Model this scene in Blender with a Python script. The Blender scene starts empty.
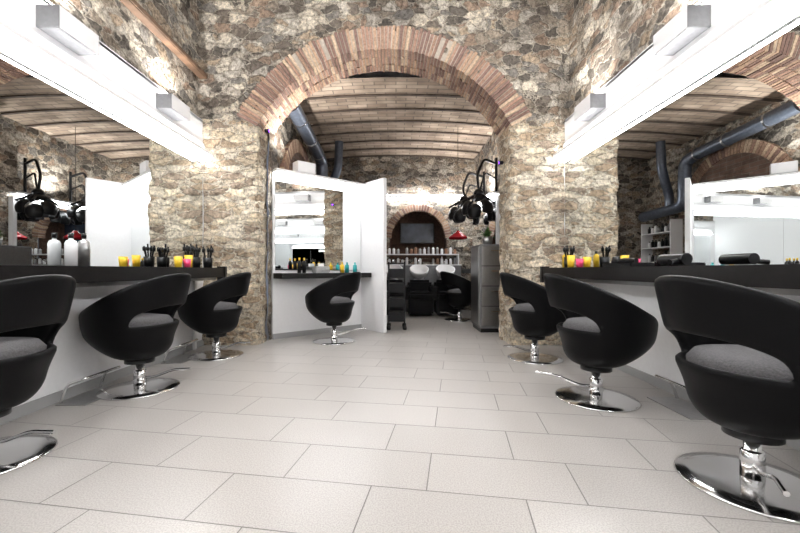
import bpy, bmesh, math, random
from mathutils import Vector, Matrix, noise
random.seed(7)
S=bpy.context.scene
COL=S.collection
# ---------------------------------------------------------------- materials
def new_mat(name):
    m=bpy.data.materials.new(name); m.use_nodes=True
    nt=m.node_tree; return m,nt,nt.nodes['Principled BSDF']
def mat(name,c,rough=.5,metal=0,emit=0,ecol=None,spec=.5,var=0.04,scale=30,bump=0.0):
    m,nt,b=new_mat(name)
    b.inputs['Base Color'].default_value=(*c,1); b.inputs['Roughness'].default_value=rough
    b.inputs['Metallic'].default_value=metal; b.inputs['Specular IOR Level'].default_value=spec
    if emit:
        b.inputs['Emission Color'].default_value=(*(ecol or c),1); b.inputs['Emission Strength'].default_value=emit
    elif var:
        tc=nt.nodes.new('ShaderNodeTexCoord'); n=nt.nodes.new('ShaderNodeTexNoise'); n.inputs['Scale'].default_value=scale
        n.inputs['Detail'].default_value=4
        nt.links.new(tc.outputs['Object'],n.inputs['Vector'])
        r=nt.nodes.new('ShaderNodeValToRGB')
        r.color_ramp.elements[0].position=.3; r.color_ramp.elements[1].position=.7
        r.color_ramp.elements[0].color=(*[max(0,x*(1-var*2)) for x in c],1)
        r.color_ramp.elements[1].color=(*[min(1,x*(1+var*2)) for x in c],1)
        nt.links.new(n.outputs['Fac'],r.inputs['Fac']); nt.links.new(r.outputs['Color'],b.inputs['Base Color'])
        if bump:
            bp=nt.nodes.new('ShaderNodeBump'); bp.inputs['Strength'].default_value=bump; bp.inputs['Distance'].default_value=.01
            nt.links.new(n.outputs['Fac'],bp.inputs['Height']); nt.links.new(bp.outputs['Normal'],b.inputs['Normal'])
    return m
def stone_mat(name,cols,mortar,scale=5.0,zs=2.0,edge=.045,warp=.26,lo=.25):
    m,nt,b=new_mat(name); N=nt.nodes.new; L=nt.links.new
    tc=N('ShaderNodeTexCoord'); mp=N('ShaderNodeMapping'); mp.inputs['Scale'].default_value=(1,1,zs)
    L(tc.outputs['Object'],mp.inputs['Vector'])
    wn=N('ShaderNodeTexNoise'); wn.inputs['Scale'].default_value=4.5; wn.inputs['Detail'].default_value=5; wn.inputs['Roughness'].default_value=.6
    L(mp.outputs['Vector'],wn.inputs['Vector'])
    sub=N('ShaderNodeVectorMath'); sub.operation='SUBTRACT'; sub.inputs[1].default_value=(.5,.5,.5); L(wn.outputs['Color'],sub.inputs[0])
    sc=N('ShaderNodeVectorMath'); sc.operation='SCALE'; sc.inputs['Scale'].default_value=warp; L(sub.outputs[0],sc.inputs[0])
    ad=N('ShaderNodeVectorMath'); ad.operation='ADD'; L(mp.outputs['Vector'],ad.inputs[0]); L(sc.outputs[0],ad.inputs[1])
    v1=N('ShaderNodeTexVoronoi'); v1.inputs['Scale'].default_value=scale; L(ad.outputs[0],v1.inputs['Vector'])
    v2=N('ShaderNodeTexVoronoi'); v2.feature='DISTANCE_TO_EDGE'; v2.inputs['Scale'].default_value=scale; L(ad.outputs[0],v2.inputs['Vector'])
    sep=N('ShaderNodeSeparateColor'); L(v1.outputs['Color'],sep.inputs['Color'])
    cr=N('ShaderNodeValToRGB'); cr.color_ramp.interpolation='CONSTANT'
    els=cr.color_ramp.elements
    while len(els)<len(cols): els.new(.5)
    for i,c in enumerate(cols):
        els[i].position=i/len(cols); els[i].color=(*c,1)
    L(sep.outputs['Red'],cr.inputs['Fac'])
    n2=N('ShaderNodeTexNoise'); n2.inputs['Scale'].default_value=26; n2.inputs['Detail'].default_value=8; n2.inputs['Roughness'].default_value=.75
    L(tc.outputs['Object'],n2.inputs['Vector'])
    r2=N('ShaderNodeValToRGB'); r2.color_ramp.elements[0].position=.36; r2.color_ramp.elements[1].position=.64
    r2.color_ramp.elements[0].color=(lo,lo*.95,lo*.90,1); r2.color_ramp.elements[1].color=(1.35,1.33,1.3,1)
    L(n2.outputs['Fac'],r2.inputs['Fac'])
    mu=N('ShaderNodeMix'); mu.data_type='RGBA'; mu.blend_type='MULTIPLY'; mu.inputs[0].default_value=1
    L(cr.outputs['Color'],mu.inputs[6]); L(r2.outputs['Color'],mu.inputs[7])
    er=N('ShaderNodeMapRange'); er.interpolation_type='SMOOTHSTEP'; er.inputs['From Min'].default_value=edge*.35; er.inputs['From Max'].default_value=edge*1.7
    L(v2.outputs['Distance'],er.inputs['Value'])
    mo=N('ShaderNodeMix'); mo.data_type='RGBA'; mo.blend_type='MULTIPLY'; mo.inputs[0].default_value=.7
    mo.inputs[6].default_value=(*mortar,1); L(r2.outputs['Color'],mo.inputs[7])
    mx=N('ShaderNodeMix'); mx.data_type='RGBA'; L(er.outputs['Result'],mx.inputs[0]); L(mo.outputs[2],mx.inputs[6]); L(mu.outputs[2],mx.inputs[7])
    n3=N('ShaderNodeTexNoise'); n3.inputs['Scale'].default_value=1.6; n3.inputs['Detail'].default_value=4; L(tc.outputs['Object'],n3.inputs['Vector'])
    r3=N('ShaderNodeValToRGB'); r3.color_ramp.elements[0].position=.35; r3.color_ramp.elements[1].position=.65
    r3.color_ramp.elements[0].color=(.62,.61,.60,1); r3.color_ramp.elements[1].color=(1.15,1.13,1.09,1); L(n3.outputs['Fac'],r3.inputs['Fac'])
    m3=N('ShaderNodeMix'); m3.data_type='RGBA'; m3.blend_type='MULTIPLY'; m3.inputs[0].default_value=1; L(mx.outputs[2],m3.inputs[6]); L(r3.outputs['Color'],m3.inputs[7])
    L(m3.outputs[2],b.inputs['Base Color']); b.inputs['Roughness'].default_value=.9; b.inputs['Specular IOR Level'].default_value=.2
    hs=N('ShaderNodeMath'); hs.operation='MULTIPLY_ADD'; hs.inputs[1].default_value=.9; L(n2.outputs['Fac'],hs.inputs[0]); L(er.outputs['Result'],hs.inputs[2])
    h2=N('ShaderNodeMath'); h2.operation='MULTIPLY_ADD'; h2.inputs[1].default_value=.7; L(sep.outputs['Green'],h2.inputs[0]); L(hs.outputs[0],h2.inputs[2])
    bp=N('ShaderNodeBump'); bp.inputs['Strength'].default_value=1; bp.inputs['Distance'].default_value=.038; L(h2.outputs[0],bp.inputs['Height'])
    L(bp.outputs['Normal'],b.inputs['Normal'])
    return m
STONE=stone_mat('rubble_stone',[(.36,.31,.26),(.52,.48,.43),(.16,.145,.13),(.66,.62,.56),(.38,.29,.23),(.28,.265,.25),(.72,.66,.57),(.22,.19,.165),(.49,.40,.31)],(.60,.55,.48),6.0,1.7)
STONE_P=stone_mat('pier_stone',[(.64,.54,.41),(.78,.69,.56),(.44,.35,.26),(.86,.79,.67),(.52,.41,.30),(.74,.67,.56),(.37,.30,.24),(.80,.71,.56)],(.82,.75,.64),4.8,2.7,.05,lo=.33)
def brick_mat(name,c1,c2,mo,bw,rh,axis='XY',rough=.9,ms=.008,lo=.55,nsc=5):
    m,nt,b=new_mat(name); N=nt.nodes.new; L=nt.links.new
    tc=N('ShaderNodeTexCoord'); src=tc.outputs['Object']
    if axis!='XY':
        s=N('ShaderNodeSeparateXYZ'); c=N('ShaderNodeCombineXYZ'); L(src,s.inputs[0])
        L(s.outputs[axis[0]],c.inputs['X']); L(s.outputs[axis[1]],c.inputs['Y']); src=c.outputs[0]
    bt=N('ShaderNodeTexBrick'); bt.inputs['Scale'].default_value=1; bt.inputs['Brick Width'].default_value=bw; bt.inputs['Row Height'].default_value=rh
    bt.inputs['Mortar Size'].default_value=ms; bt.inputs['Mortar Smooth'].default_value=.3
    bt.inputs['Color1'].default_value=(*c1,1); bt.inputs['Color2'].default_value=(*c2,1); bt.inputs['Mortar'].default_value=(*mo,1)
    L(src,bt.inputs['Vector'])
    n=N('ShaderNodeTexNoise'); n.inputs['Scale'].default_value=nsc; n.inputs['Detail'].default_value=6; L(tc.outputs['Object'],n.inputs['Vector'])
    r=N('ShaderNodeValToRGB'); r.color_ramp.elements[0].position=.3; r.color_ramp.elements[1].position=.7
    r.color_ramp.elements[0].color=(lo,lo*.98,lo*.95,1); r.color_ramp.elements[1].color=(1.2,1.2,1.2,1); L(n.outputs['Fac'],r.inputs['Fac'])
    mx=N('ShaderNodeMix'); mx.data_type='RGBA'; mx.blend_type='MULTIPLY'; mx.inputs[0].default_value=1; L(bt.outputs['Color'],mx.inputs[6]); L(r.outputs['Color'],mx.inputs[7])
    L(mx.outputs[2],b.inputs['Base Color']); b.inputs['Roughness'].default_value=rough
    bp=N('ShaderNodeBump'); bp.inputs['Distance'].default_value=.012; bp.invert=True; L(bt.outputs['Fac'],bp.inputs['Height']); L(bp.outputs['Normal'],b.inputs['Normal'])
    return m
VAULT=brick_mat('vault_brick',(.50,.40,.31),(.33,.25,.19),(.22,.18,.15),.30,.098,lo=.55,nsc=2.5)
BRICKS=[mat('arch_brick_%d'%i,c,.85,var=.18,scale=40,bump=.6) for i,c in enumerate([(.32,.20,.14),(.42,.28,.19),(.24,.145,.11),(.50,.37,.26),(.36,.22,.16),(.20,.12,.095)])]
MORTAR=mat('lime_mortar',(.44,.39,.33),.95,var=.1)
def floor_mat():
    m,nt,b=new_mat('floor_porcelain_tile'); N=nt.nodes.new; L=nt.links.new
    tc=N('ShaderNodeTexCoord'); mp=N('ShaderNodeMapping'); mp.inputs['Rotation'].default_value=(0,0,math.radians(9)); mp.inputs['Location'].default_value=(.12,.05,0)
    L(tc.outputs['Object'],mp.inputs['Vector'])
    bt=N('ShaderNodeTexBrick'); bt.inputs['Scale'].default_value=1; bt.inputs['Brick Width'].default_value=.62; bt.inputs['Row Height'].default_value=.32
    bt.inputs['Mortar Size'].default_value=.0026; bt.inputs['Mortar Smooth'].default_value=.1; bt.offset=.37
    bt.inputs['Color1'].default_value=(.445,.425,.405,1); bt.inputs['Color2'].default_value=(.41,.39,.37,1); bt.inputs['Mortar'].default_value=(.17,.16,.15,1)
    L(mp.outputs['Vector'],bt.inputs['Vector'])
    n=N('ShaderNodeTexNoise'); n.inputs['Scale'].default_value=170; n.inputs['Detail'].default_value=3; L(tc.outputs['Object'],n.inputs['Vector'])
    r=N('ShaderNodeValToRGB'); r.color_ramp.elements[0].position=.36; r.color_ramp.elements[1].position=.6
    r.color_ramp.elements[0].color=(.78,.77,.76,1); r.color_ramp.elements[1].color=(1.05,1.05,1.05,1); L(n.outputs['Fac'],r.inputs['Fac'])
    mx=N('ShaderNodeMix'); mx.data_type='RGBA'; mx.blend_type='MULTIPLY'; mx.inputs[0].default_value=1; L(bt.outputs['Color'],mx.inputs[6]); L(r.outputs['Color'],mx.inputs[7])
    L(mx.outputs[2],b.inputs['Base Color']); b.inputs['Roughness'].default_value=.30
    bp=N('ShaderNodeBump'); bp.inputs['Distance'].default_value=.003; bp.invert=True; L(bt.outputs['Fac'],bp.inputs['Height']); L(bp.outputs['Normal'],b.inputs['Normal'])
    return m
FLOOR=floor_mat()
WHITE=mat('white_plaster',(.82,.82,.83),.6,var=.01)
WHITEG=mat('white_gloss',(.84,.84,.85),.25,var=0)
BLACK=mat('black_vinyl',(.004,.004,.0045),.42,var=0,spec=.10)
CUSH=mat('charcoal_fabric',(.10,.097,.10),.85,var=.12,scale=120,bump=.3,spec=.2)
DARK=mat('dark_laminate',(.010,.009,.009),.35,var=.1,spec=.2)
BLKP=mat('black_plastic',(.008,.008,.009),.3,var=0,spec=.25)
CHROME=mat('chrome',(.80,.80,.80),.14,1,var=0)
STEEL=mat('brushed_steel',(.42,.42,.42),.32,1,var=.04)
GREY=mat('grey_lacquer',(.17,.17,.175),.35,.2,var=.05)
DUCT=mat('painted_duct',(.12,.14,.18),.35,.6,var=.08)
WOOD=mat('old_wood',(.13,.075,.045),.7,var=.2,scale=9,bump=.3)
JOIST=mat('dark_joist',(.09,.065,.05),.8,var=.2,scale=9)
MIRROR=mat('mirror_glass',(.88,.90,.90),.0,1,var=0)
TUBE=mat('fluorescent_tube',(1,1,1),.5,emit=33,ecol=(.99,.985,.985))
TUBE2=mat('fluorescent_tube_rear',(1,1,1),.5,emit=30,ecol=(.98,.985,1))
YEL=mat('yellow_plastic',(.85,.55,.03),.4,var=0); PNK=mat('pink_plastic',(.80,.06,.18),.4,var=0)
RED=mat('red_enamel',(.33,.006,.012),.25,var=0); TEAL=mat('teal_plastic',(.02,.35,.36),.35,var=0)
GRN=mat('leaf_green',(.07,.16,.04),.6,var=.2); TERR=mat('plant_pot_clay',(.30,.16,.10),.8)
NICHE=mat('dark_niche_plaster',(.09,.05,.035),.9,var=.2)
SCREEN=mat('tv_screen',(.03,.04,.06),.12,var=.3,scale=6)
PURP=mat('violet_led',(.3,.05,1),.4,emit=6,ecol=(.25,.05,1))
GREYB=mat('grey_skirting',(.33,.33,.33),.5,var=0)
# ---------------------------------------------------------------- helpers
def add(name,me,m=None,parent=None,smooth=False):
    o=bpy.data.objects.new(name,me); COL.objects.link(o)
    if m is not None:
        for mm in (m if isinstance(m,list) else [m]): me.materials.append(mm)
    if parent: o.parent=parent
    if smooth:
        for p in me.polygons: p.use_smooth=True
    return o
def from_bm(name,bm,m=None,parent=None,smooth=False):
    bmesh.ops.recalc_face_normals(bm,faces=bm.faces)
    me=bpy.data.meshes.new(name); bm.to_mesh(me); bm.free()
    return add(name,me,m,parent,smooth)
def empty(name,loc=(0,0,0),rot=0):
    o=bpy.data.objects.new(name,None); COL.objects.link(o); o.location=loc; o.rotation_euler=(0,0,rot); o.empty_display_size=.1; return o
def box(name,x0,x1,y0,y1,z0,z1,m,parent=None,bevel=0):
    bm=bmesh.new(); bmesh.ops.create_cube(bm,size=1)
    for v in bm.verts:
        v.co=Vector(((x0+x1)/2+v.co.x*(x1-x0),(y0+y1)/2+v.co.y*(y1-y0),(z0+z1)/2+v.co.z*(z1-z0)))
    if bevel: bmesh.ops.bevel(bm,geom=bm.edges[:],offset=bevel,segments=2,affect='EDGES')
    return from_bm(name,bm,m,parent)
def lathe(name,prof,m,parent=None,loc=(0,0,0),seg=40,smooth=True):
    bm=bmesh.new(); rings=[]
    for r,z in prof:
        if r<1e-5: rings.append([bm.verts.new((0,0,z))])
        else: rings.append([bm.verts.new((r*math.cos(2*math.pi*i/seg),r*math.sin(2*math.pi*i/seg),z)) for i in range(seg)])
    for a,b in zip(rings,rings[1:]):
        for i in range(seg):
            j=(i+1)%seg
            if len(a)==1 and len(b)==1: continue
            if len(a)==1: bm.faces.new((a[0],b[i],b[j]))
            elif len(b)==1: bm.faces.new((a[i],a[j],b[0]))
            else: bm.faces.new((a[i],a[j],b[j],b[i]))
    o=from_bm(name,bm,m,parent,smooth); o.location=loc
    return o
def tube(name,pts,r,m,parent=None,cyc=False):
    cu=bpy.data.curves.new(name,'CURVE'); cu.dimensions='3D'; cu.bevel_depth=r; cu.bevel_resolution=5; cu.use_fill_caps=True
    sp=cu.splines.new('POLY'); sp.points.add(len(pts)-1); sp.use_cyclic_u=cyc
    for p,q in zip(sp.points,pts): p.co=(*q,1)
    o=bpy.data.objects.new(name,cu); COL.objects.link(o)
    dg=bpy.context.evaluated_depsgraph_get(); me=bpy.data.meshes.new_from_object(o.evaluated_get(dg))
    bpy.data.objects.remove(o); me.materials.clear()
    return add(name,me,m,parent,True)
def roundpath(pts,r=.05,n=5):
    out=[Vector(pts[0])]
    for i in range(1,len(pts)-1):
        p=Vector(pts[i]); a=(Vector(pts[i-1])-p); b=(Vector(pts[i+1])-p)
        ra=min(r,a.length*.49); rb=min(r,b.length*.49); A=p+a.normalized()*ra; B=p+b.normalized()*rb
        for k in range(n+1):
            t=k/n; out.append((1-t)**2*A+2*t*(1-t)*p+t*t*B)
    out.append(Vector(pts[-1])); return [tuple(v) for v in out]
def disp(v,amp):
    d=noise.noise_vector(v*5.0)*amp+noise.noise_vector(v*13.0)*amp*.6
    return v+d
def stone_box(name,x0,x1,y0,y1,z0,z1,m,step=.05,amp=.025,faces='xXyYzZ',mask=None,parent=None):
    bm=bmesh.new()
    def grid(o,u,v):
        nu=max(1,int(u.length/step)); nv=max(1,int(v.length/step)); g={}
        for i in range(nu+1):
            for j in range(nv+1):
                g[i,j]=o+u*(i/nu)+v*(j/nv)
        vs={}
        def V(k):
            if k not in vs: vs[k]=bm.verts.new(disp(g[k],amp))
            return vs[k]
        for i in range(nu):
            for j in range(nv):
                c=(g[i,j]+g[i+1,j+1])/2
                if mask and not mask(c): continue
                bm.faces.new((V((i,j)),V((i+1,j)),V((i+1,j+1)),V((i,j+1))))
    X=Vector((x1-x0,0,0));Y=Vector((0,y1-y0,0));Z=Vector((0,0,z1-z0)); o=Vector((x0,y0,z0))
    if 'x' in faces: grid(o,Y,Z)
    if 'X' in faces: grid(o+X,Y,Z)
    if 'y' in faces: grid(o,X,Z)
    if 'Y' in faces: grid(o+Y,X,Z)
    if 'z' in faces: grid(o,X,Y)
    if 'Z' in faces: grid(o+Z,X,Y)
    bmesh.ops.remove_doubles(bm,verts=bm.verts,dist=.0005)
    return from_bm(name,bm,m,parent,True)
# ---------------------------------------------------------------- room constants
XL,XR=-2.31,2.02; YA,YB=4.55,5.02; YF=-2.5; YE=8.5
ACX,ACZ,RI,RO=-.14,1.82,1.71,1.99; PL,PR=-1.65,1.365; ZC=4.7
BL,BR=-1.62,1.75
box('floor',XL-.4,XR+.4,YF-.3,YE+.9,-.1,0,FLOOR)
box('ceiling',XL-.4,XR+.4,YF-.3,YB,ZC,ZC+.1,WHITE)
for side,x,s in (('left',XL,-1),('right',XR,1)):
    a,b=sorted((x,x+s*.25))
    w=empty('wall_'+side)
    box('painted_lower_wall',a,b,YF,YA+.3,0,2.68,WHITE,w)
    a2,b2=sorted((x+s*.05,x+s*.3))
    stone_box('stone_upper_wall',a2,b2,YF,YA+.1,2.66,ZC,STONE,step=.06,amp=.03,faces='X' if s<0 else 'x',parent=w)
    box('upper_ledge',*sorted((x,x+s*.3)),YF,YA+.1,2.66,2.69,WHITE,w)
    c,d=sorted((x-s*.012,x)); box('baseboard_'+side,c,d,YF,YA,0,.07,GREYB)
box('wall_front',XL-.3,XR+.3,YF-.2,YF,0,ZC,WHITE)
# arch wall
w=empty('wall_arch')
stone_box('pier_left_stone',XL-.02,PL,YA,4.86,0,2.70,STONE_P,.03,.03,'XyY',parent=w)
stone_box('pier_right_stone',PR,XR+.02,YA,YB,0,2.70,STONE_P,.03,.03,'xyY',parent=w)
def amask(c):
    return math.hypot(c.x-ACX,c.z-ACZ)>RI+.10
stone_box('spandrel_stone',XL-.35,XR+.35,YA,YB,2.64,ZC,STONE,.04,.028,'yY',mask=amask,parent=w)
stone_box('impost_stone',XL,PL,YA+.03,YB,2.60,2.70,STONE_P,.04,.02,'zX',parent=w)
def brick_ring(name,cx,cz,ri,ro,y0,y1,half,n,parent,split=1,gap=.12):
    bm=bmesh.new()
    for k in range(n):
        a0=-half+2*half*k/n; a1=-half+2*half*(k+1)/n; g=(a1-a0)*gap
        for q in range(split):
            ya=y0+(y1-y0)*q/split+ .005; yb=y0+(y1-y0)*(q+1)/split-.005
            jr=random.uniform(-.014,.014); jy=random.uniform(-.010,.010) if q==0 else 0
            vs=[]
            for yy in (ya+jy,yb):
                for (r,a) in ((ri+jr*.5,a0+g),(ri+jr*.5,a1-g),(ro+jr,a1-g),(ro+jr,a0+g)):
                    vs.append(bm.verts.new((cx+r*math.sin(a),yy,cz+r*math.cos(a))))
            mi=random.randrange(6)
            for f in ((0,1,2,3),(4,5,6,7),(0,1,5,4),(1,2,6,5),(2,3,7,6),(3,0,4,7)):
                fc=bm.faces.new([vs[i] for i in f]); fc.material_index=mi
    from_bm(name,bm,BRICKS,parent)
    bm=bmesh.new(); M=64; pr=None
    for k in range(M+1):
        a=-half+2*half*k/M; ring=[]
        for yy,r in ((y0+.014,ri+.012),(y0+.014,ro-.01),(y1-.012,ro-.01),(y1-.012,ri+.012)):
            ring.append(bm.verts.new((cx+r*math.sin(a),yy,cz+r*math.cos(a))))
        if pr:
            for i in range(4): bm.faces.new((pr[i],pr[(i+1)%4],ring[(i+1)%4],ring[i]))
        pr=ring
    from_bm(name+'_mortar',bm,MORTAR,parent)
brick_ring('arch_voussoirs',ACX,ACZ,RI,RO,YA-.03,YB+.02,math.radians(62.5),92,w,split=3,gap=.13)
# rear room shell
wl=empty('wall_rear_left'); stone_box('stone_face',BL-.2,BL,YB-.2,YE+.1,0,3.75,STONE,.07,.025,'X',parent=wl)
wr=empty('wall_rear_right'); stone_box('stone_face',BR,BR+.2,YB-.02,YE+.1,0,3.75,STONE,.07,.025,'x',parent=wr)
NX,NZ,NR=.50,1.62,.60
def nmask(c):
    return not ((abs(c.x-NX)<NR+.02 and 1.15<c.z<NZ) or (c.z>=NZ and math.hypot(c.x-NX,c.z-NZ)<NR+.04))
wb=empty('wall_back'); stone_box('stone_face',BL-.1,BR+.1,YE,YE+.2,0,3.75,STONE,.06,.015,'y',mask=nmask,parent=wb)
brick_ring('niche_voussoirs',NX,NZ,NR,NR+.14,YE-.03,YE+.15,math.radians(90),34,wb)
box('niche_back',NX-.9,NX+.9,YE+.55,YE+.6,.9,2.6,NICHE,wb)
box('niche_side_left',NX-.72,NX-.64,YE+.1,YE+.55,.9,2.5,NICHE,wb)
box('niche_side_right',NX+.64,NX+.72,YE+.1,YE+.55,.9,2.5,NICHE,wb)
box('niche_sill',NX-.7,NX+.7,YE+.0,YE+.55,1.08,1.15,NICHE,wb)
box('niche_head',NX-.9,NX+.9,YE+.12,YE+.55,2.4,2.5,NICHE,wb)
e=empty('wall_television'); box('bezel',NX-.40,NX+.40,YE+.40,YE+.45,1.52,2.0,BLKP,e,.006); box('screen',NX-.375,NX+.375,YE+.395,YE+.402,1.545,1.975,SCREEN,e); box('bracket',NX-.1,NX+.1,YE+.44,YE+.56,1.68,1.82,STEEL,e)
def zv(x):
    t=(x-(BL+BR)/2)/((BR-BL)/2); return 3.46-.09*t*t
cr=empty('ceiling_rear_vault')
joists=[5.05+.49*i for i in range(8)]
bm=bmesh.new(); nx=24; ys=[]
for i in range(len(joists)-1):
    for k in range(6): ys.append((joists[i]+(joists[i+1]-joists[i])*k/6, .02*math.sin(math.pi*k/6)))
ys.append((joists[-1],0)); ys.append((YE+.1,.0))
pr=None
for y,dz in ys:
    row=[bm.verts.new((BL-.1+(BR-BL+.2)*i/nx,y,zv(BL-.1+(BR-BL+.2)*i/nx)+dz)) for i in range(nx+1)]
    if pr:
        for i in range(nx): bm.faces.new((pr[i],pr[i+1],row[i+1],row[i]))
    pr=row
from_bm('brick_vault',bm,VAULT,cr,True)
for k,y in enumerate(joists[1:]):
    bm=bmesh.new(); pr=None
    for i in range(13):
        x=BL+(BR-BL)*i/12; z=zv(x)
        r=[bm.verts.new((x,y-.025,z-.016)),bm.verts.new((x,y+.025,z-.016)),bm.verts.new((x,y+.025,z+.03)),bm.verts.new((x,y-.025,z+.03))]
        if pr:
            for q in range(4): bm.faces.new((pr[q],pr[(q+1)%4],r[(q+1)%4],r[q]))
        pr=r
    from_bm('joist_%d'%(k+1),bm,JOIST,cr)
box('ceiling_rear_cap',BL-.3,BR+.3,YB,YE+.9,3.75,3.8,WHITE)
ba=empty('blind_brick_arch')
def side_arch():
    bm=bmesh.new(); n=52; cy,cz,ri,ro=6.35,1.9,.92,1.12
    for k in range(n):
        a0=-math.pi/2+math.pi*k/n; a1=a0+math.pi/n*.84; vs=[]
        for xx in (BL-.05,BL+.05):
            for r,a in ((ri,a0),(ri,a1),(ro,a1),(ro,a0)): vs.append(bm.verts.new((xx,cy+r*math.sin(a),cz+r*math.cos(a))))
        mi=random.randrange(6)
        for f in ((0,1,2,3),(4,5,6,7),(0,1,5,4),(1,2,6,5),(2,3,7,6),(3,0,4,7)):
            bm.faces.new([vs[i] for i in f]).material_index=mi
    from_bm('ring',bm,BRICKS,ba)
    bm=bmesh.new(); vs=[bm.verts.new((BL+.035,cy+ri*math.sin(-math.pi/2+math.pi*k/24),cz+ri*math.cos(-math.pi/2+math.pi*k/24))) for k in range(25)]
    vs+= [bm.verts.new((BL+.035,cy+ri,0)),bm.verts.new((BL+.035,cy-ri,0))]
    bm.faces.new(vs)
    from_bm('infill',bm,brick_mat('infill_brick',(.20,.12,.09),(.14,.09,.07),(.2,.16,.13),.28,.07,'YZ'),ba)
side_arch()
box('timber_beam',XL-.05,XL+.05,YF,YA+.02,3.19,3.25,WOOD,bevel=.01)
for x,y,z,sx in ((PR-.03,4.75,2.24,-1),(PL+.03,4.70,2.62,1)):
    e=empty('accent_spotlight',(x,y,z)); o=lathe('body',[(0,0),(.022,0),(.026,.05),(.02,.05),(0,.045)],BLKP,e,seg=16); o.rotation_euler=(0,sx*math.pi/2,0)
    o=lathe('lens',[(0,.046),(.019,.048),(0,.054)],PURP,e,seg=16); o.rotation_euler=(0,sx*math.pi/2,0)
# ---------------------------------------------------------------- side stations
def station(side,x,s):
    def bx(n,a,b,y0,y1,z0,z1,m,p=None,bv=0):
        a,b=sorted((x-s*a,x-s*b)); return box(n,a,b,y0,y1,z0,z1,m,p,bv)
    e=empty('wall_mirror'); bx('glass',0,.012,YF+.2,YA-.035,.93,2.16,MIRROR,e)
    for yy in (-1.2,.55): bx('joint_strip',.0,.0135,yy,yy+.004,.93,2.16,STEEL,e)
    e=empty('wall_light_strip')
    bx('housing',0,.15,YF+.2,YA-.03,2.235,2.27,WHITEG,e)
    bx('back_plate',0,.03,YF+.2,YA-.03,2.16,2.40,WHITEG,e)
    bx('tube_lower',.07,.12,YF+.25,YA-.06,2.19,2.232,TUBE,e)
    bx('added_glow_strip',.06,.09,YF+.25,YA-.06,2.272,2.29,TUBE,e)  # extra glowing strip, added on the housing to light the panel above
    for yy in (-.2,1.25,2.6,3.82):
        u=empty('uplight_box',(x,yy,2.46))
        def ub(n,a,b,y0,y1,z0,z1,m):
            a,b=sorted((-s*a,-s*b)); return box(n,a,b,y0,y1,z0,z1,m,u)
        ub('bottom',.002,.15,-.16,.16,0,.015,GREY)
        ub('front',.14,.152,-.16,.16,0,.14,WHITEG)
        ub('side_near',.002,.15,-.165,-.155,0,.14,GREY)
        ub('side_far',.002,.15,.155,.165,0,.14,GREY)
        ub('lamp_reflector',.02,.13,-.14,.14,.02,.04,WHITEG)
        l=bpy.data.lights.new('uplight_lamp','SPOT'); l.energy=85; l.color=(1,.975,.94); l.spot_size=math.radians(140); l.spot_blend=.8; l.shadow_soft_size=.03
        o=bpy.data.objects.new('lamp',l); COL.objects.link(o); o.parent=u; o.location=(-s*.08,0,.10); o.rotation_euler=(math.radians(180),math.radians(-8*s),0)
    c=empty('styling_counter')
    bx('top',.013,.36,YF+.2,YA-.22,.82,.925,DARK,c,.004)
    bx('under_rail',.013,.30,YF+.2,YA-.30,.79,.82,STEEL,c)
    bx('end_bracket',.28,.37,YA-.24,YA-.19,.76,.94,BLKP,c)
    bx('end_panel',.013,.04,YA-.26,YA-.22,.0,.82,WHITEG,c)
station('left',XL,-1); station('right',XR,1)
def footrest(x,y,ang):
    e=empty('footrest',(x,y,0),ang)
    box('floor_plate',-.20,.20,-.10,.10,.0,.006,STEEL,e)
    tube('bar',roundpath([(-.17,.09,.006),(-.17,.05,.13),(-.17,-.07,.17),(.17,-.07,.17),(.17,.05,.13),(.17,.09,.006)],.04),.010,CHROME,e)
for x,y in ((-2.16,2.72),(-2.16,3.85),(-2.18,1.5)): footrest(x,y,math.radians(90))
for x,y in ((1.87,2.48),(1.87,3.7),(1.89,1.35)): footrest(x,y,math.radians(-90))
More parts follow.
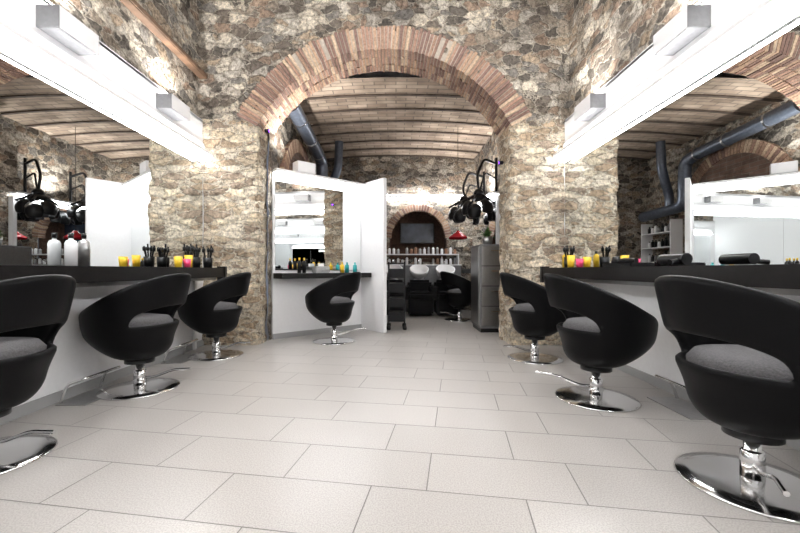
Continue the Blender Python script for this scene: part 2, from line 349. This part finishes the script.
# ---------------------------------------------------------------- salon chair
def ss(t): t=max(0,min(1,t)); return t*t*(3-2*t)
PROF=[(.235,.080),(.245,.145),(.28,.20),(.34,.25),(.42,.29),(.50,.314),(.60,.331),(.70,.343),(.90,.36)]
SH=.065
def rz(z):
    for (z0,r0),(z1,r1) in zip(PROF,PROF[1:]):
        if z<=z1: return r0+(r1-r0)*max(0,(z-z0)/(z1-z0))
    return PROF[-1][1]
def chair_shell():
    bm=bmesh.new(); NT=84
    def P(th,z):
        r=rz(z)
        lean=.12*max(0,z-.40)*math.cos(th)
        rr=r+lean
        sh=SH*ss((z-.235)/.2)
        return Vector((rr*math.sin(th)*.99,-rr*math.cos(th)+sh,z))
    def Lh(th):
        return .50 - .03*ss((abs(th)-2.0)/1.1)
    HOLE=math.radians(60)
    def U(th):
        a=abs(th)/HOLE
        return Lh(th)+(.13*math.sqrt(max(0,1-a**2.6)) if a<1 else 0)
    END=math.radians(150)
    def T(th):
        a=min(1,abs(th)/END)
        t=.58+.298*((1+math.cos(math.pi*a))/2)**.88
        f=math.sqrt(max(0,1-max(0,(a-.82)/.18)**2))
        return Lh(th)+(t-Lh(th))*f
    lower=[]
    ths=[-math.pi+2*math.pi*i/NT for i in range(NT)]
    for th in ths:
        L=Lh(th)
        lower.append([bm.verts.new(P(th,z)) for z in [.235,.245,.27,.30,.34,.38,.42,.46,L]])
    for i in range(NT):
        a=lower[i]; b=lower[(i+1)%NT]
        for k in range(len(a)-1): bm.faces.new((a[k],b[k],b[k+1],a[k+1]))
    bm.faces.new([c[0] for c in lower])
    up={}
    idx=[i for i,th in enumerate(ths) if abs(th)<END-1e-3]
    for i in idx:
        th=ths[i]; u=U(th); t=T(th); col=[]
        for k in range(6):
            if k==0 and abs(u-Lh(th))<1e-6: col.append(lower[i][-1])
            else: col.append(bm.verts.new(P(th,u+(t-u)*k/5)))
        up[i]=col
    for i in idx[:-1]:
        a=up[i]; b=up[i+1]
        for k in range(5): bm.faces.new((a[k],b[k],b[k+1],a[k+1]))
    bmesh.ops.remove_doubles(bm,verts=bm.verts,dist=.0005)
    bmesh.ops.recalc_face_normals(bm,faces=bm.faces)
    me=bpy.data.meshes.new('chair_shell'); bm.to_mesh(me); bm.free()
    for p in me.polygons: p.use_smooth=True
    me.materials.append(BLACK); return me
SHELL=chair_shell()
def chair(x,y,ang,name='salon_chair',lev=0):
    e=empty(name,(x,y,0),ang)
    o=bpy.data.objects.new('shell',SHELL); COL.objects.link(o); o.parent=e
    m=o.modifiers.new('s','SOLIDIFY'); m.thickness=.034; m.offset=-1; m2=o.modifiers.new('b','SUBSURF'); m2.levels=1; m2.render_levels=1
    lathe('seat_cushion',[(0,.40),(.19,.40),(.25,.42),(.272,.46),(.275,.505),(.248,.54),(.15,.557),(0,.561)],CUSH,e,(0,SH,.0),48)
    lathe('seat_mount',[(0,.205),(.10,.205),(.10,.245),(0,.245)],BLKP,e)
    lathe('base_disc',[(0,0),(.262,0),(.268,.004),(.262,.010),(.20,.018),(.09,.026),(.045,.032),(0,.032)],CHROME,e,seg=64)
    lathe('column',[(.0,.03),(.042,.03),(.042,.14),(.036,.145),(.030,.15),(.030,.22),(0,.22)],CHROME,e,seg=32)
    r=Matrix.Rotation(lev,3,'Z')
    tube('pump_lever',[tuple(r@Vector(p)) for p in roundpath([(.0,-.03,.09),(.02,-.10,.09),(.04,-.26,.15),(.05,-.40,.16)],.04)],.009,CHROME,e)
    return e
def face(bx_,by_): return math.atan2(by_,bx_)+math.pi/2
chair(-1.96,1.80,face(1,.02),lev=-.3); chair(-1.94,2.88,face(1,.0),lev=-.2); chair(-1.89,4.0,face(1,.0),lev=-.4)
chair(1.50,1.60,face(-1,.0),lev=.9); chair(1.40,2.66,face(-1,.05),lev=-.3); chair(1.41,3.86,face(-1,.0),lev=.3)
chair(-.78,4.80,face(.93,-.36),lev=.3)
chair(1.14,6.85,face(-.95,-.3))
# ---------------------------------------------------------------- angled rear station
A=math.atan2(.92,1.08); Ln=1.42; OX,OY=-1.60,4.93
st=empty('angled_styling_station',(OX,OY,0),A)
box('partition_wall',0,Ln,0,.07,0,2.20,WHITE,st)
box('baseboard',0,Ln,-.012,0,0,.07,GREYB,st)
box('mirror',.03,Ln-.04,-.012,0,.90,2.06,MIRROR,st)
box('counter_top',-.0,Ln-.03,-.28,-.013,.79,.86,DARK,st,.004)
box('lamp_housing',0,Ln-.03,-.13,0.02,2.165,2.20,WHITEG,st)
box('lamp_tube',.03,Ln-.05,-.11,-.05,2.12,2.163,TUBE2,st)
box('end_partition',Ln-.02,Ln+.04,-.55,.09,0,2.22,WHITE,st,.004)
def loc2w(lx,ly): return (OX+lx*math.cos(A)-ly*math.sin(A),OY+lx*math.sin(A)+ly*math.cos(A))
ux,uy=loc2w(.42,-.03)
u=empty('uplight_box',(ux,uy,0),A)
for n,a in (('bottom',(-.13,.13,-.1,.06,2.205,2.22)),('front',(-.13,.13,-.1,-.09,2.205,2.35)),('back',(-.13,.13,.05,.06,2.205,2.35)),('side_a',(-.13,-.12,-.1,.06,2.205,2.35)),('side_b',(.12,.13,-.1,.06,2.205,2.35))): box(n,*a,WHITEG,u)
def spot_up(loc,e,size=150):
    l=bpy.data.lights.new('uplight_lamp','SPOT'); l.energy=e; l.color=(1,.975,.94); l.spot_size=math.radians(size); l.spot_blend=.8; l.shadow_soft_size=.04
    o=bpy.data.objects.new('rear_uplight_lamp',l); COL.objects.link(o); o.location=loc; o.rotation_euler=(math.pi,0,0); return o
spot_up((ux,uy,2.3),110)
t=empty('tool_trolley',(.01,5.85,0),0)
for px_ in (-.12,.12):
    for py_ in (-.15,.15):
        box('post',px_-.01,px_+.01,py_-.01,py_+.01,.07,1.02,BLKP,t)
        lathe('castor',[(0,0),(.028,.004),(.034,.03),(.028,.06),(0,.075)],BLKP,t,(px_,py_,0),16)
for z in (.12,.34,.56,.78,.99):
    box('drawer',-.11,.11,-.14,.14,z,z+(.14 if z<.9 else .02),BLKP,t,.006)
def cup(x,y,z,m,name='plastic_cup',h=.10,r=.035):
    return lathe(name,[(0,0),(r*.8,0),(r,h),(r*.93,h),(r*.74,.006),(0,.006)],m,None,(x,y,z),24)
def bottle(x,y,z,m,cap,h=.2,r=.03,name='product_bottle',parent=None):
    e=empty(name,(x,y,z)); 
    if parent: e.parent=parent
    lathe('body',[(0,0),(r,0),(r,h*.68),(r*.8,h*.76),(r*.35,h*.8),(r*.35,h*.84),(0,h*.84)],m,e,seg=20)
    lathe('cap',[(0,h*.84),(r*.42,h*.84),(r*.42,h),(0,h)],cap,e,seg=16)
    return e
for lx,ly,m in ((.95,-.17,YEL),(1.05,-.14,TEAL),(1.16,-.18,TEAL)):
    x,y=loc2w(lx,ly); bottle(x,y,.861,m,m,.15,.03)
x,y=loc2w(.62,-.15); e=empty('tissue_dispenser',(x,y,.861),A); box('box',-.11,.11,-.06,.06,0,.09,STEEL,e,.01); box('tissue',-.04,.04,-.01,.01,.085,.13,WHITE,e)
for lx in (.30,.37): 
    x,y=loc2w(lx,-.15); bottle(x,y,.861,BLKP,YEL,.2,.025)
ZT=.926
def jar_tools(x,y,z=ZT):
    e=empty('brush_holder',(x,y,z))
    lathe('jar',[(0,0),(.045,0),(.05,.11),(.045,.11),(.04,.01),(0,.01)],BLKP,e,seg=20)
    for i in range(6):
        a=random.uniform(0,6.28); dx,dy=.03*math.cos(a),.03*math.sin(a); zt=.20+random.uniform(0,.05)
        tube('brush',[(dx*.4,dy*.4,.02),(dx,dy,.12),(dx*1.6,dy*1.6,zt)],.008,BLKP,e)
        lathe('bristles',[(0,0),(.014,.01),(.016,.04),(0,.06)],BLKP,e,(dx*1.5,dy*1.5,.16),10)
jar_tools(-2.12,4.02); jar_tools(-2.06,4.16); jar_tools(-2.10,3.84)
cup(-2.04,3.56,ZT,YEL,h=.10,r=.038); cup(-2.04,3.74,ZT,YEL,h=.12,r=.038); cup(-2.00,3.64,ZT,PNK,h=.08,r=.034)
for i,(xx,yy,h) in enumerate(((-2.24,2.62,.23),(-2.25,2.74,.24))): bottle(xx,yy,ZT,STEEL if i else WHITEG,BLKP,h,.036)
jar_tools(1.82,4.0)
cup(1.74,3.78,ZT,YEL,h=.12,r=.038); cup(1.74,3.60,ZT,PNK,h=.08,r=.036); cup(1.84,3.66,ZT,YEL,h=.10,r=.038)
bottle(1.84,4.13,ZT,YEL,BLKP,.18,.03)
e=empty('hair_clipper_tray',(1.82,3.0,ZT)); box('tray',-.09,.09,-.2,.2,0,.03,BLKP,e,.006)
tube('clipper',[(0,-.12,.045),(0,.02,.05),(.01,.1,.045)],.02,BLKP,e); lathe('dock',[(0,0.02),(.04,.02),(.03,.08),(0,.09)],BLKP,e,(0,.14,0),20)
e=empty('hair_dryer',(1.80,2.45,ZT+.004)); tube('barrel',[(0,-.1,.04),(0,.02,.04),(0,.12,.04)],.036,BLKP,e); tube('handle',[(0,-.05,.03),(-.10,-.09,.018)],.016,BLKP,e)
# ---------------------------------------------------------------- ducts
d=empty('air_duct')
tube('main',roundpath([(BL+.22,YB+.06,3.12),(BL+.22,6.9,2.98),(BL+.24,7.1,2.9),(BL+.24,7.12,2.1),(BL+.24,8.3,2.05)],.16,8),.105,DUCT,d)
tube('branch',roundpath([(BL+.52,7.35,3.38),(BL+.50,7.35,2.85),(BL+.24,7.5,2.35),(BL+.24,7.5,2.1)],.15,8),.08,DUCT,d)
for y in (5.5,6.2,6.8):
    z=3.12-(y-5)*.074; tube('collar',[(BL+.22,y,z),(BL+.22,y+.03,z)],.114,STEEL,d)
# ---------------------------------------------------------------- rear right
e=empty('rear_mirror_panel'); box('panel',BR-.10,BR-.02,6.2,8.2,.95,2.10,WHITE,e); box('mirror',BR-.112,BR-.10,6.25,8.15,1.0,2.05,MIRROR,e)
box('lamp',BR-.19,BR-.12,6.2,8.2,2.11,2.15,TUBE2,e); box('lamp_housing',BR-.22,BR-.02,6.2,8.2,2.15,2.18,WHITEG,e); box('counter',BR-.32,BR-.02,6.2,8.2,.84,.92,DARK,e)
box('lower_panel',BR-.08,BR-.0,6.2,8.2,0,.95,WHITE,e)
spot_up((BR-.18,6.9,2.25),90); spot_up((BR-.18,8.0,2.25),45)
e=empty('storage_cabinet'); box('body',1.20,1.66,5.45,6.05,.06,1.27,GREY,e,.005); box('plinth',1.22,1.64,5.47,6.03,0,.06,BLKP,e)
for z in (.1,.39,.68,.97): box('drawer_front',1.23,1.63,5.437,5.45,z,z+.27,STEEL,e,.004); box('handle',1.36,1.5,5.42,5.437,z+.2,z+.215,CHROME,e)
box('side_door',1.188,1.20,5.48,6.02,.1,1.24,STEEL,e)
e=empty('potted_plant',(1.36,5.65,1.271)); lathe('pot',[(0,0),(.06,0),(.08,.12),(.07,.12),(.055,.02),(0,.02)],STEEL,e,seg=24)
lathe('soil',[(0,.10),(.07,.10)],TERR,e,seg=24)
bm=bmesh.new()
for i in range(46):
    a=random.uniform(0,6.28); l=random.uniform(.14,.30); el=random.uniform(.6,1.45); wdt=.018
    dr=Vector((math.cos(a)*math.cos(el),math.sin(a)*math.cos(el),math.sin(el))); sd=Vector((-math.sin(a),math.cos(a),0))
    p=Vector((0,0,.1)); prv=None
    for k in range(6):
        t_=k/5; q=p+dr*l*t_+Vector((0,0,-.10*t_*t_)); w_=wdt*math.sin(math.pi*(.08+.9*t_))
        cur=(bm.verts.new(q-sd*w_),bm.verts.new(q+sd*w_))
        if prv: bm.faces.new((prv[0],prv[1],cur[1],cur[0]))
        prv=cur
from_bm('leaves',bm,GRN,e)
def hood(cx,cy,cz,k=1.0):
    e=empty('hood_dryer')
    tube('wall_pole',[(BR-.05,cy+.1,2.22),(BR-.05,cy+.1,2.80)],.022,BLKP,e)
    tube('arm',roundpath([(BR-.05,cy+.1,2.70),(cx+.10,cy+.06,2.78),(cx-.02,cy+.02,2.5),(cx,cy,cz+.30*k)],.08),.022,BLKP,e)
    tube('arm_spring',roundpath([(BR-.05,cy+.1,2.45),(cx+.12,cy+.06,2.55),(cx+.02,cy,cz+.30*k)],.06),.014,BLKP,e)
    def pad(c,n,w_,h_):
        n=Vector(n).normalized(); zax=Vector((0,0,1)); uax=n.cross(zax).normalized(); vax=uax.cross(n)
        bm=bmesh.new(); g=[]
        for i in range(9):
            row=[]
            for j in range(9):
                a=(i/8-.5)*2; b_=(j/8-.5)*2
                k1=math.sqrt(max(.0,1-.5*b_*b_)); k2=math.sqrt(max(0,1-.5*a*a))
                row.append(bm.verts.new(Vector(c)+uax*a*w_*k1+vax*b_*h_*k2+n*(-.06*(a*a+b_*b_))))
            g.append(row)
        for i in range(8):
            for j in range(8): bm.faces.new((g[i][j],g[i+1][j],g[i+1][j+1],g[i][j+1]))
        o=from_bm('heater_pad',bm,BLKP,e,True); m=o.modifiers.new('s','SOLIDIFY'); m.thickness=.04; m.offset=0; m=o.modifiers.new('v','SUBSURF'); m.levels=1;m.render_levels=1
    for a,dz,q in ((185,.03,1),(240,-.04,.9),(300,.04,1),(10,-.06,.9),(110,0,1)):
        r=math.radians(a); pad((cx+.25*k*math.cos(r),cy+.25*k*math.sin(r),cz+dz),(math.cos(r),math.sin(r),.35),.12*k*q,.12*k)
        tube('strut',[(cx,cy,cz+.26*k),(cx+.27*k*math.cos(r),cy+.27*k*math.sin(r),cz+.10*k)],.018,BLKP,e)
    pad((cx,cy,cz+.22*k),(0.1,-.1,1),.15*k,.15*k)
    lathe('hub',[(0,0),(.08,0),(.09,.06),(.05,.12),(0,.12)],BLKP,e,(cx,cy,cz+.20*k),20)
hood(1.38,6.35,1.92,1.05); hood(1.30,7.25,1.97,1.1)
e=empty('pendant_lamp',(1.10,6.75,0)); lathe('shade',[(.015,1.60),(.03,1.60),(.05,1.57),(.16,1.49),(.165,1.45),(.15,1.47),(.04,1.56),(.015,1.58)],RED,e); tube('cord',[(0,0,1.58),(0,0,3.44)],.004,BLKP,e)
# ---------------------------------------------------------------- back wash area
e=empty('back_wall_light'); box('housing',-.25,1.55,YE-.14,YE-.0,2.50,2.54,WHITEG,e); box('tube',-.2,1.5,YE-.12,YE-.06,2.455,2.498,TUBE2,e); box('tube_top',-.2,1.5,YE-.12,YE-.08,2.541,2.56,TUBE2,e)
e=empty('product_shelf_unit'); box('cabinet',-.35,1.40,YE-.32,YE-.03,0,1.0,GREY,e,.005); box('worktop',-.36,1.41,YE-.33,YE-.03,1.0,1.02,WHITEG,e)
box('shelf',-.30,1.35,YE-.26,YE-.03,1.23,1.25,WHITEG,e); box('upright_a',-.32,-.30,YE-.26,YE-.03,1.02,1.25,WHITEG,e); box('upright_b',1.35,1.37,YE-.26,YE-.03,1.02,1.25,WHITEG,e)
bt=empty('product_bottles_on_shelf')
for r_,z in ((0,1.021),(1,1.251)):
    for i in range(17):
        if random.random()<.08: continue
        bottle(-.24+i*.096,YE-.15,z,random.choice([WHITEG,WHITEG,WHITE,STEEL,TERR]),random.choice([BLKP,WHITEG,BLKP]),random.uniform(.13,.19),.03,'bottle',bt)
for i,x in enumerate((-.06,.48,1.02)):
    e=empty('shampoo_chair',(x,7.55,0))
    box('seat_base',-.24,.24,-.25,.25,.03,.36,BLACK,e,.03); box('seat',-.245,.245,-.34,.22,.34,.48,BLACK,e,.045)
    box('back',-.245,.245,.14,.28,.36,.70,BLACK,e,.05); box('arm_l',-.268,-.20,-.28,.28,.30,.60,BLACK,e,.03); box('arm_r',.20,.268,-.28,.28,.30,.60,BLACK,e,.03)
    box('bowl_stand',-.12,.12,.32,.48,.0,.72,WHITEG,e,.02)
    o=lathe('wash_bowl',[(0,0),(.10,0),(.165,.06),(.195,.15),(.20,.19),(.18,.19),(.155,.09),(.08,.03),(0,.03)],WHITEG,e,(0,.38,.76),36); o.rotation_euler=(math.radians(28),0,0)
    tube('tap',roundpath([(.0,.50,.72),(.0,.52,1.08),(.0,.42,1.10)],.03),.012,CHROME,e)
e=empty('wall_shelf'); 
for z in (1.05,1.35,1.65):
    box('board',BL+.03,BL+.27,7.45,8.3,z,z+.02,WHITEG,e)
box('side_a',BL+.03,BL+.27,7.43,7.45,0,1.9,WHITEG,e); box('side_b',BL+.03,BL+.27,8.3,8.32,0,1.9,WHITEG,e)
bt=empty('product_bottles_on_wall_shelf')
for z in (1.07,1.37,1.67):
    for i in range(8): bottle(BL+.15,7.52+i*.1,z+.001,random.choice([WHITEG,STEEL,GREY,BLKP]),BLKP,random.uniform(.14,.2),.032,'bottle',bt)
# ---------------------------------------------------------------- lights
def area(name,loc,rot,sx,sy,e,c=(1,.99,.98)):
    l=bpy.data.lights.new(name,'AREA'); l.shape='RECTANGLE'; l.size=sx; l.size_y=sy; l.energy=e; l.color=c
    o=bpy.data.objects.new(name,l); COL.objects.link(o); o.location=loc; o.rotation_euler=rot
area('overhead_fill',(-.1,1.9,ZC-.05),(0,0,0),2.2,4.0,90)  # unseen fill light added to brighten the front room, not a fixture
wd=bpy.data.worlds.new('world'); S.world=wd; wd.use_nodes=True; wd.node_tree.nodes['Background'].inputs[0].default_value=(.8,.85,1,1); wd.node_tree.nodes['Background'].inputs[1].default_value=.2
# ---------------------------------------------------------------- camera
cd=bpy.data.cameras.new('camera'); cam=bpy.data.objects.new('camera',cd); COL.objects.link(cam); S.camera=cam
cam.location=(0,0,.9); cam.rotation_euler=(math.radians(90),0,0); cd.sensor_width=36; cd.lens=380/800*36; cd.shift_x=.005; cd.shift_y=.0044; cd.clip_start=.02
S.view_settings.view_transform='Standard'; S.view_settings.look='None'; S.view_settings.exposure=0
